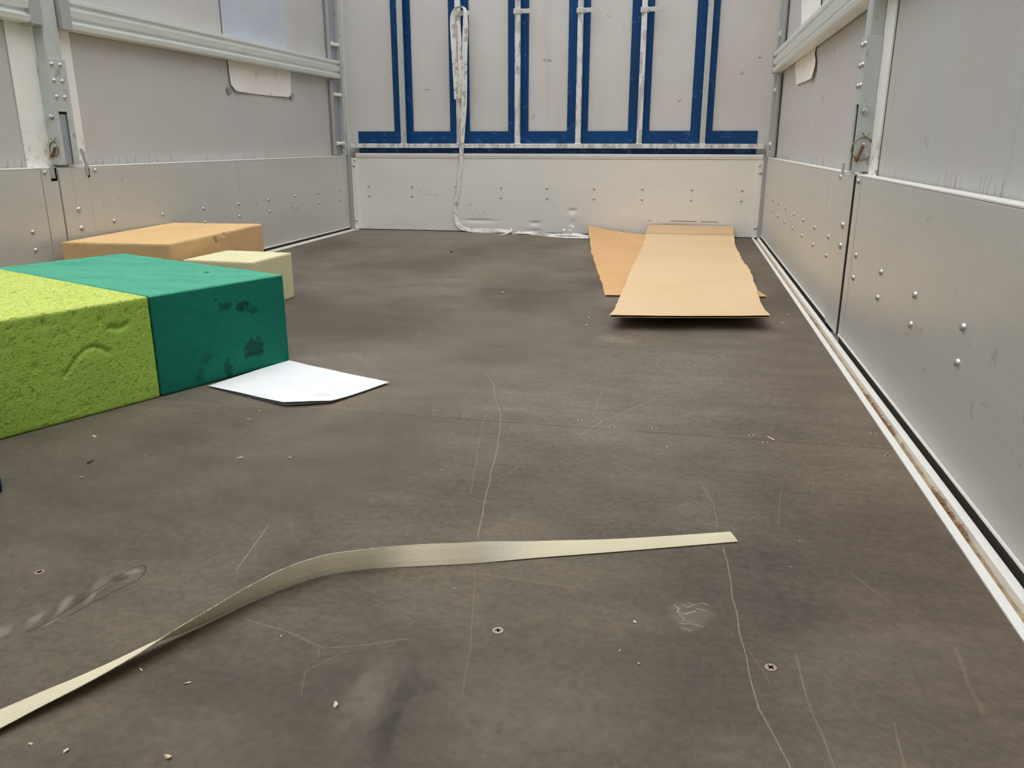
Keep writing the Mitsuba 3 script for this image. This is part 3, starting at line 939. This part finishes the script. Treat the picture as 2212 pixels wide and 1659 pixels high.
def hung_sheet(xp, inward, ys_top, ys_bot, z0, z1, wave, curl, notch):
    """A sheet against a side wall: y range at top and bottom, z range."""
    def f(u, v):
        y = (ys_bot[0] + (ys_bot[1] - ys_bot[0]) * u) * (1 - v) + (ys_top[0] + (ys_top[1] - ys_top[0]) * u) * v
        z = z0 + (z1 - z0) * v
        z = z + notch(u, v)
        x = xp + inward * (.0015 + wave * (1 + np.sin(u * 9 + v * 3)) * .5 + curl * np.clip(1 - v * 2.2, 0, 1) ** 2 * (abs(u - .5) * 2) ** 2)
        return np.stack([x, y, z], -1)
    return grid_sheet(40, 30, f, .0006, [inward, 0, 0])


solo("fabric_patch", hung_sheet(XL + .0005, 1, (3.66, 4.315), (3.655, 4.285), .96, 1.62, .0008, .0, lambda u, v: 0 * u), "blue_grey_fabric",
     "blue-grey fabric sheet on the left wall, above the ribbed rail", "fabric sheet", smooth=60)


def notchL(u, v):
    lowc = np.clip(1 - v / .12, 0, 1)
    return lowc * (.022 * np.clip(1 - u / .06, 0, 1) + .020 * np.clip((u - .955) / .045, 0, 1)) - .004 * np.sin(u * 3.1) * lowc


k = thing("paper_sheet", "off-white paper sheet taped to the left wall, hanging out below the rail", "paper")
part(k, "sheet", hung_sheet(XL + .001, 1, (3.672, 4.324), (3.682, 4.288), .770, .955, .0015, .006, notchL), "old_paper", smooth=60)
for y, z in ((3.668, .771), (4.305, .776)):
    ov = trimesh.creation.extrude_polygon(Polygon([(.021 * math.cos(t), .019 * math.sin(t)) for t in np.linspace(0, 2 * np.pi, 20)[:-1]]), .0008, engine="earcut")
    v = ov.vertices.copy()
    ov.vertices = np.stack([XL + .0025 + v[:, 2], y + v[:, 0], z + v[:, 1]], 1)
    part(k, "tape_tab", ov, "grey_tape", label="grey round tape tab at a lower corner")


def notchR(u, v):
    lowc = np.clip(1 - v / .5, 0, 1)
    return lowc * (.012 * np.sin(u * 2.6)) + .0 * u


def right_sheet():
    prof_z = np.array([1.62, 1.17, 1.05, .918, .880, .845, .815, .785])
    near = np.array([3.64, 3.64, 3.625, 3.60, 3.655, 3.58, 3.575, 3.615])
    far = np.array([4.27, 4.27, 4.20, 4.25, 4.275, 4.235, 4.20, 4.155])

    def f(u, v):
        z = 1.62 + (.783 - 1.62) * v
        a, b = np.interp(z, prof_z[::-1], near[::-1]), np.interp(z, prof_z[::-1], far[::-1])
        y = a + (b - a) * u
        z = z + .010 * u * np.clip((v - .9) / .1, 0, 1)
        lowv = np.clip((v - .885) / .1, 0, 1)
        x = XR - .0015 - .002 * (1 + np.sin(u * 26 + v * 5)) * lowv - .008 * lowv * np.clip(1 - u * 3, 0, 1)
        return np.stack([x, y, z], -1)
    return grid_sheet(50, 60, f, .0006, [-1, 0, 0])


solo("paper_sheet", right_sheet(), "old_paper", "torn off-white paper sheet on the right wall, passing behind the rail", "paper", smooth=60)


# ---------------------------------------------------------------- cardboard
def ribbon_grid(Lp, Rp, nu, nv):
    L, _ = spline(Lp, nv)
    R, _ = spline(Rp, nv)

    def f(u, v):
        i = np.round(v * (nv - 1)).astype(int)
        return L[i] * (1 - u[..., None]) + R[i] * u[..., None]
    return f


CL = [[1.8395, 2.3748, .045], [1.8444, 2.6071, .036], [1.8355, 3.376, .020], [1.8367, 3.9888, .0155], [1.8395, 4.4151, .0155], [1.8300, 4.86, .019], [1.831, 4.91, .034], [1.8373, 4.962, .0674]]
CR = [[2.3061, 2.4665, .045], [2.3033, 2.6132, .040], [2.3092, 2.8711, .032], [2.3183, 3.1525, .024], [2.3296, 3.431, .020], [2.3307, 3.6403, .018], [2.3201, 3.8717, .016], [2.3202, 4.5516, .0155],
      [2.3340, 4.86, .019], [2.3330, 4.91, .036], [2.3287, 4.962, .0694]]


def card(Lp, Rp, t, nv, wob, seed, lift=1.0):
    fg = ribbon_grid(Lp, Rp, 40, nv)

    def top(u, v):
        p = fg(u, v)
        if lift != 1.0:   # only one corner is raised: the lift dies away quickly from the left edge
            zl, zr = fg(u * 0, v)[..., 2], fg(u * 0 + 1, v)[..., 2]
            p[..., 2] = zr + (zl - zr) * (1 - u) ** lift
        p[..., 2] += wob * (meshkit.fbm(np.stack([p[..., 0] * 6, p[..., 1] * 4, p[..., 0] * 0], -1), 2, seed) - .5)
        e = .006 * (meshkit.noise(np.stack([p[..., 1] * 14, u * 0, u * 0], -1), seed + 1) - .5)
        p[..., 0] += e * ((u < .02) * 1.0 + (u > .98) * 1.0)
        return p

    lin = lambda o: (lambda u, v: top(u, v) - np.array([0, 0, o]))
    return grid_sheet(40, nv, top, .0008, [0, 0, 1]), grid_sheet(40, nv, lin(t), .0008, [0, 0, 1]), top


def fluting(top, t, n=60):
    """The wavy paper between the liners, seen at the near edge: a corrugated strip 40 mm deep."""
    u = np.linspace(.004, .996, n * 8)
    ph = u * n * 2 * np.pi
    rows = []
    for v in (.0, .02):
        p = top(u[:, None], np.full((len(u), 1), v))[:, 0]
        p = p.copy()
        p[:, 1] += .0012 if v == 0 else .0
        p[:, 2] += -.0008 - (t - .0008) * (.5 + .42 * np.sin(ph))
        rows.append(p)
    V = np.vstack(rows)
    m = len(u)
    a = np.arange(m - 1)
    F = np.vstack([np.stack([a, a + 1, a + m + 1], 1), np.stack([a, a + m + 1, a + m], 1)])
    return trimesh.Trimesh(V, F, process=False)


k = thing("cardboard_sheet", "long pale cardboard sheet lying on top, its near edge lifted off the floor", "cardboard")
a, b, tp = card(CL, CR, .0060, 160, .004, 3)
part(k, "top_liner", a, "pale_card", smooth=60)
part(k, "bottom_liner", b, "pale_card", smooth=60)
part(k, "fluting", fluting(tp, .0060, 70), "card_flute", label="corrugated core showing at the near edge")
DL = [[1.7785, 2.915, .0065], [1.684, 3.536, .0065], [1.596, 4.104, .0070], [1.530, 4.60, .016], [1.475, 4.945, .058]]
DR = [[2.352, 3.005, .0065], [2.242, 3.61, .0065], [2.150, 4.19, .0070], [2.072, 4.70, .0070], [2.050, 4.925, .008]]
k = thing("cardboard_sheet", "brown cardboard sheet lying underneath the long pale one, turned to the left", "cardboard")
a, b, tp = card(DL, DR, .0054, 120, .001, 9, 2.6)
part(k, "top_liner", a, "brown_card", smooth=60)
part(k, "bottom_liner", b, "brown_card", smooth=60)
part(k, "fluting", fluting(tp, .0054, 70), "card_flute", label="corrugated core showing at the near edge")


# ---------------------------------------------------------------- webbing straps
def ribbon(P1, P2, t, n):
    """A flat band between two edge curves, t thick. Returns mesh and uv (metres along, metres across)."""
    A, La = spline(np.hstack([P1, P2]), n)
    E1, E2 = A[:, :3], A[:, 3:]
    tan = np.gradient((E1 + E2) / 2, axis=0)
    nor = np.cross(tan, E2 - E1)
    nor /= np.maximum(np.linalg.norm(nor, axis=1, keepdims=True), 1e-9)
    for i in range(1, n):
        if nor[i] @ nor[i - 1] < 0:
            nor[i] *= -1
    w = np.linalg.norm(E2 - E1, axis=1)
    s = np.linspace(0, La, n)
    V, UV, F = [], [], []
    nx = 5
    for sgn in (1, -1):
        o = len(V) and sum(len(q) for q in V)
        for j in range(nx):
            q = j / (nx - 1)
            edge = .35 if j in (0, nx - 1) else 1.0
            V.append(E1 * (1 - q) + E2 * q + nor * sgn * t * .5 * edge)
            UV.append(np.stack([s, w * q], 1))
        a = np.arange(n - 1)
        for j in range(nx - 1):
            b0, b1 = o + j * n, o + (j + 1) * n
            F.append(np.stack([b0 + a, b0 + a + 1, b1 + a + 1], 1)); F.append(np.stack([b0 + a, b1 + a + 1, b1 + a], 1))
    V, UV = np.vstack(V), np.vstack(UV)
    o = nx * n
    a = np.arange(n - 1)
    for b0 in (0, (nx - 1) * n):
        F.append(np.stack([b0 + a, b0 + o + a, b0 + o + a + 1], 1)); F.append(np.stack([b0 + a, b0 + o + a + 1, b0 + a + 1], 1))
    for e in (0, n - 1):
        for j in range(nx - 1):
            p, q = j * n + e, (j + 1) * n + e
            F.append(np.array([[p, q, q + o], [p, q + o, p + o]]))
    m = trimesh.Trimesh(V, np.vstack(F), process=False)
    trimesh.repair.fix_normals(m)
    return m, UV


ST = np.array([
    [2.139, 1.0677, .0016, 2.1298, 1.0962, .0016], [2.06, 1.0368, .0016, 2.0545, 1.0659, .0030], [1.981, 1.0059, .0016, 1.9783, 1.0356, .0051], [1.8718, .9647, .0016, 1.867, .9925, .0116],
    [1.7872, .9313, .0016, 1.7842, .9442, .0262], [1.7189, .9096, .0016, 1.7155, .9226, .0265], [1.6612, .8914, .0016, 1.6628, .8913, .031], [1.6111, .8651, .0016, 1.6134, .8647, .0309],
    [1.5731, .8247, .0016, 1.5767, .8225, .0307], [1.5479, .7867, .0016, 1.5548, .7794, .0293], [1.5167, .7282, .002, 1.5282, .7145, .0261], [1.4969, .6939, .004, 1.5115, .6761, .0231],
    [1.487, .6781, .0067, 1.5036, .657, .02], [1.4692, .6456, .0062, 1.4872, .6236, .016], [1.4531, .6148, .0071, 1.472, .5925, .014], [1.4284, .5773, .0071, 1.4483, .5551, .010],
    [1.4127, .5489, .0082, 1.4331, .5269, .008], [1.375, .485, .006, 1.396, .463, .006], [1.30, .36, .003, 1.321, .338, .003]])
m, uv = ribbon(ST[:, :3], ST[:, 3:], .0024, 260)
solo("webbing_strap", m, "beige_webbing", "long beige webbing strap twisting across the floor in the foreground", "strap", uv=uv)


def band(path, width_dir, w, t, n):
    path, width_dir = np.asarray(path, float), np.asarray(width_dir, float)
    width_dir = width_dir / np.linalg.norm(width_dir, axis=1, keepdims=True)
    w = np.broadcast_to(np.asarray(w, float), (len(path),))[:, None]
    return ribbon(path - width_dir * w / 2, path + width_dir * w / 2, t, n)


k = thing("hanging_strap", "dirty white webbing strap hung over a bar and trailing along the floor to the cardboard", "strap")
Yh = 4.958
main = [(.690, 4.972, 1.287), (.712, 4.962, 1.292), (.730, Yh, 1.262), (.729, Yh, 1.18), (.722, Yh, 1.03), (.716, Yh, .78), (.701, Yh, .584), (.693, Yh, .476), (.681, Yh, .367), (.667, Yh, .256), (.653, Yh, .172),
        (.650, Yh, .105), (.660, Yh, .055), (.690, Yh - .01, .026), (.735, Yh - .02, .016), (.79, Yh - .03, .0135), (.85, Yh - .025, .0135), (.90, Yh - .03, .0135)]
wd = [(0, 1, 0), (.5, .8, 0), (.8, .5, 0), (1, .2, 0), (1, .15, 0), (1, .2, 0), (.9, .4, 0), (.85, .5, 0), (.8, .55, 0), (.8, .55, 0), (.8, .55, .0), (.75, .6, .1), (.5, .6, .5), (.2, .6, .7), (0, .6, .8), (0, .5, .85), (0, .3, .95), (0, .1, 1)]
m, uv = band(main, wd, [.024] * 3 + [.032] * 3 + [.028] * 12, .002, 160)
part(k, "long_end", m, "white_webbing", uv=uv)
tail = [(.712, 4.966, 1.294), (.690, 4.962, 1.292), (.664, Yh - .004, 1.266), (.652, Yh - .004, 1.215), (.655, Yh - .004, 1.13), (.660, Yh - .004, 1.03), (.665, Yh - .004, .926), (.668, Yh - .004, .86), (.671, Yh - .004, .784)]
wd = [(0, 1, 0), (.3, 1, 0), (.7, .7, 0), (.8, .6, 0), (.95, .3, 0), (.9, .4, 0), (1, .2, 0), (.95, .3, 0), (1, .2, 0)]
m, uv = band(tail, wd, .031, .0025, 110)
part(k, "short_end", m, "white_webbing", uv=uv, label="stiff cracked short end hanging beside the bar")
mid = [(.685, Yh - .007, 1.215), (.695, Yh - .007, 1.12), (.694, Yh - .007, .98), (.692, Yh - .007, .85), (.690, Yh - .007, .79)]
m, uv = band(mid, [(1, .1, 0)] * 5, .022, .002, 50)
part(k, "middle_fold", m, "white_webbing", uv=uv)
# trailing part on the floor: flat and edge-on stretches, then a loose bundle against the board
tr1 = [(.895, 4.928, .0135), (.94, 4.925, .016), (.99, 4.92, .014), (1.03, 4.905, .012), (1.07, 4.89, .012), (1.12, 4.87, .013), (1.17, 4.86, .011), (1.22, 4.83, .008), (1.29, 4.78, .006), (1.37, 4.74, .006), (1.46, 4.74, .005), (1.60, 4.75, .0035), (1.75, 4.78, .0028)]
wd = [(0, .1, 1), (0, .6, .8), (.1, .8, .6), (0, .2, 1), (.2, .9, .5), (.1, .9, .45), (.1, .3, .9), (0, .2, .95), (.1, .9, .3), (.1, .95, .25), (0, 1, .2), (0, 1, .03), (0, 1, .02)]
m, uv = band(tr1, wd, .026, .0022, 140)
part(k, "floor_run", m, "white_webbing", uv=uv)
tr2 = [(1.20, 4.86, .008), (1.27, 4.83, .012), (1.35, 4.80, .015), (1.42, 4.80, .016), (1.47, 4.80, .010), (1.56, 4.80, .0035), (1.66, 4.81, .0028)]
m, uv = band(tr2, [(.1, .9, .4), (.1, 1, .1), (.0, 1, .3), (.1, .9, .5), (0, .9, .4), (0, 1, .03), (0, 1, .03)], .03, .0022, 60)
part(k, "floor_run", m, "white_webbing", uv=uv)
# knot: a band wound round the run, with a small tongue
ang = np.linspace(0, 2 * np.pi, 17)
m, uv = band(np.stack([1.005 + .006 * np.sin(ang), 4.915 + .014 * np.cos(ang), .017 + .014 * np.sin(ang)], 1), [(1, 0, .2)] * 17, .018, .002, 50)
part(k, "knot", m, "white_webbing", uv=uv)
m, uv = band([(1.015, 4.902, .022), (1.0, 4.86, .010), (.975, 4.80, .004), (.945, 4.76, .003)], [(1, .4, 0), (1, .6, 0), (.8, .7, 0), (.8, .7, 0)], .022, .002, 24)
part(k, "knot_end", m, "white_webbing", uv=uv)
for cx, cy, cz, R, tilt in ((1.382, 4.905, .036, .021, .5), (1.338, 4.905, .018, .0125, -.4)):
    a = np.linspace(0, 2 * np.pi * 1.15, 26)
    r = R * (1 - .06 * a)
    path = np.stack([cx + r * np.cos(a), cy - .012 * a / 6.3, cz + .006 + r * .8 * np.sin(a)], 1)
    path[:, 2] = np.maximum(path[:, 2], .006)
    m, uv = band(path, [(.15 * tilt, 1, .3)] * 26, .020, .002, 70)
    part(k, "loop", m, "white_webbing", uv=uv)

# ---------------------------------------------------------------- small litter
def chip(L, W, H, seed):
    g = np.random.default_rng(seed)
    p = (g.random((14, 3)) - .5) * [L, W, H]
    p[:, 2] += .25 * H * np.sin(p[:, 0] / L * 3)
    m = trimesh.convex.convex_hull(p)
    m.apply_translation([0, 0, -m.bounds[0][2]])
    return m


CHIPS = [(1.605, .532, .009, .005, .003, "chip_wood", "rounded pale wood chip at the bottom edge of the picture, left of the middle"),
         (1.726, .631, .008, .006, .004, "chip_white", "crumpled white flake on the floor left of the worn mark in the foreground"),
         (1.561, .632, .010, .003, .002, "chip_white", "hooked white fibre below the strap, second of two side by side"),
         (1.500, .642, .009, .0025, .002, "chip_white", "thin white fibre just below the twist of the beige strap"),
         (1.509, .520, .006, .005, .003, "chip_white", "small white crumb near the lower left corner"),
         (1.470, .522, .006, .0025, .002, "chip_white", "tiny white sliver nearest the lower left corner"),
         (1.043, 1.143, .020, .008, .005, "chip_brown", "dark brown bit of bark on the floor in front of the lime block"),
         (1.294, 1.211, .014, .004, .003, "chip_wood", "curled pale wood shaving on the floor below the paper"),
         (.960, 1.259, .016, .005, .002, "chip_wood", "pale sliver close to the lime block's lower edge"),
         (1.200, 1.406, .010, .005, .002, "chip_white", "white crumb on the floor just below the paper's near corner"),
         (1.076, 1.079, .010, .004, .002, "chip_white", "white crumb on the floor to the right of the navy block"),
         (2.009, .839, .006, .004, .002, "chip_white", "white grain between the two large screws"),
         (1.378, 1.231, .006, .004, .002, "chip_white", "white grain to the right of the curled shaving"),
         (.892, 3.993, .022, .010, .006, "chip_brown", "dark bit lying far back near the left floor edge"),
         (1.762, 2.534, .016, .006, .003, "chip_white", "white scrap left of the lifted cardboard edge"),
         (1.769, 2.424, .018, .005, .003, "chip_white", "elongated white scrap before the left corner of the lifted cardboard"),
         (2.387, 2.703, .016, .006, .003, "chip_white", "white scrap at the right corner of the pale cardboard"),
         (2.362, 2.583, .022, .004, .002, "chip_wood", "pale sliver between the pale cardboard and the right floor edge"),
         (2.032, 1.424, .006, .004, .002, "chip_white", "white grain in the middle of the floor, before the row of screws"),
         (1.393, 2.923, .022, .012, .004, "chip_wood", "tan scrap in the middle of the far floor"),
         (1.195, 1.462, .008, .003, .002, "chip_white", "white fibre below the left half of the paper"),
         (2.225, 1.508, .026, .007, .0012, "chip_wood", "torn tan splinter in the board joint near the right side")]
for i, (x, y, L, W, H, mat, lab) in enumerate(CHIPS):
    solo("debris_chip", chip(L, W, H, i).apply_transform(trimesh.transformations.rotation_matrix(i * 1.9, [0, 0, 1])).apply_translation([x, y, .0001]), mat, lab, "debris", group="scraps lying on the floor")

g = np.random.default_rng(99)
ms = []
for _ in range(170):
    x, y = g.uniform(.05, 2.42), g.uniform(.35, 4.85)
    s = g.uniform(.0009, .0024)
    m = chip(s * g.uniform(1, 2.5), s, s * .6, g.integers(1e6))
    m.apply_transform(trimesh.transformations.rotation_matrix(g.uniform(0, 6), [0, 0, 1]))
    m.apply_translation([x, y, .0001])
    inside = lambda o, a, L, W: (0 < (np.array([x, y]) - o[:2]) @ [math.cos(a), math.sin(a)] < L) and (0 < (np.array([x, y]) - o[:2]) @ [-math.sin(a), math.cos(a)] < W)
    if inside(CORNER, AG, .36, .71) or inside(CORNER - u1 * .378, AL, .375, .72) or (x < 1.02 and y < 1.03) or (x < .70 and 2.33 < y < 3.1) or (1.45 < x < 2.4 and y > 2.85):
        continue
    ms.append(m)
key = solo("floor_crumbs", cat(*ms), "chip_white", "tiny pale crumbs and dust scattered over the floor", "crumbs")
labels[key]["kind"] = "stuff"

ms = []
for _ in range(520):
    y = g.choice([g.uniform(1.15, 1.32), g.uniform(1.60, 1.86), g.uniform(2.55, 2.75), g.uniform(.9, 4.9)], p=[.38, .38, .1, .14])
    s = g.uniform(.003, .009)
    m = chip(s, s * .35, s * .25, g.integers(1e6))
    m.apply_transform(trimesh.transformations.rotation_matrix(g.uniform(-.9, .9) + 1.57, [0, 0, 1]))
    m.apply_translation([g.uniform(2.4570, 2.4660), y, -.0070 + g.uniform(0, .005)])
    ms.append(m)
key = solo("gutter_litter", cat(*ms), "bark", "brown bark crumbs lying in the groove of the right floor edge", "litter")
labels[key]["kind"] = "stuff"
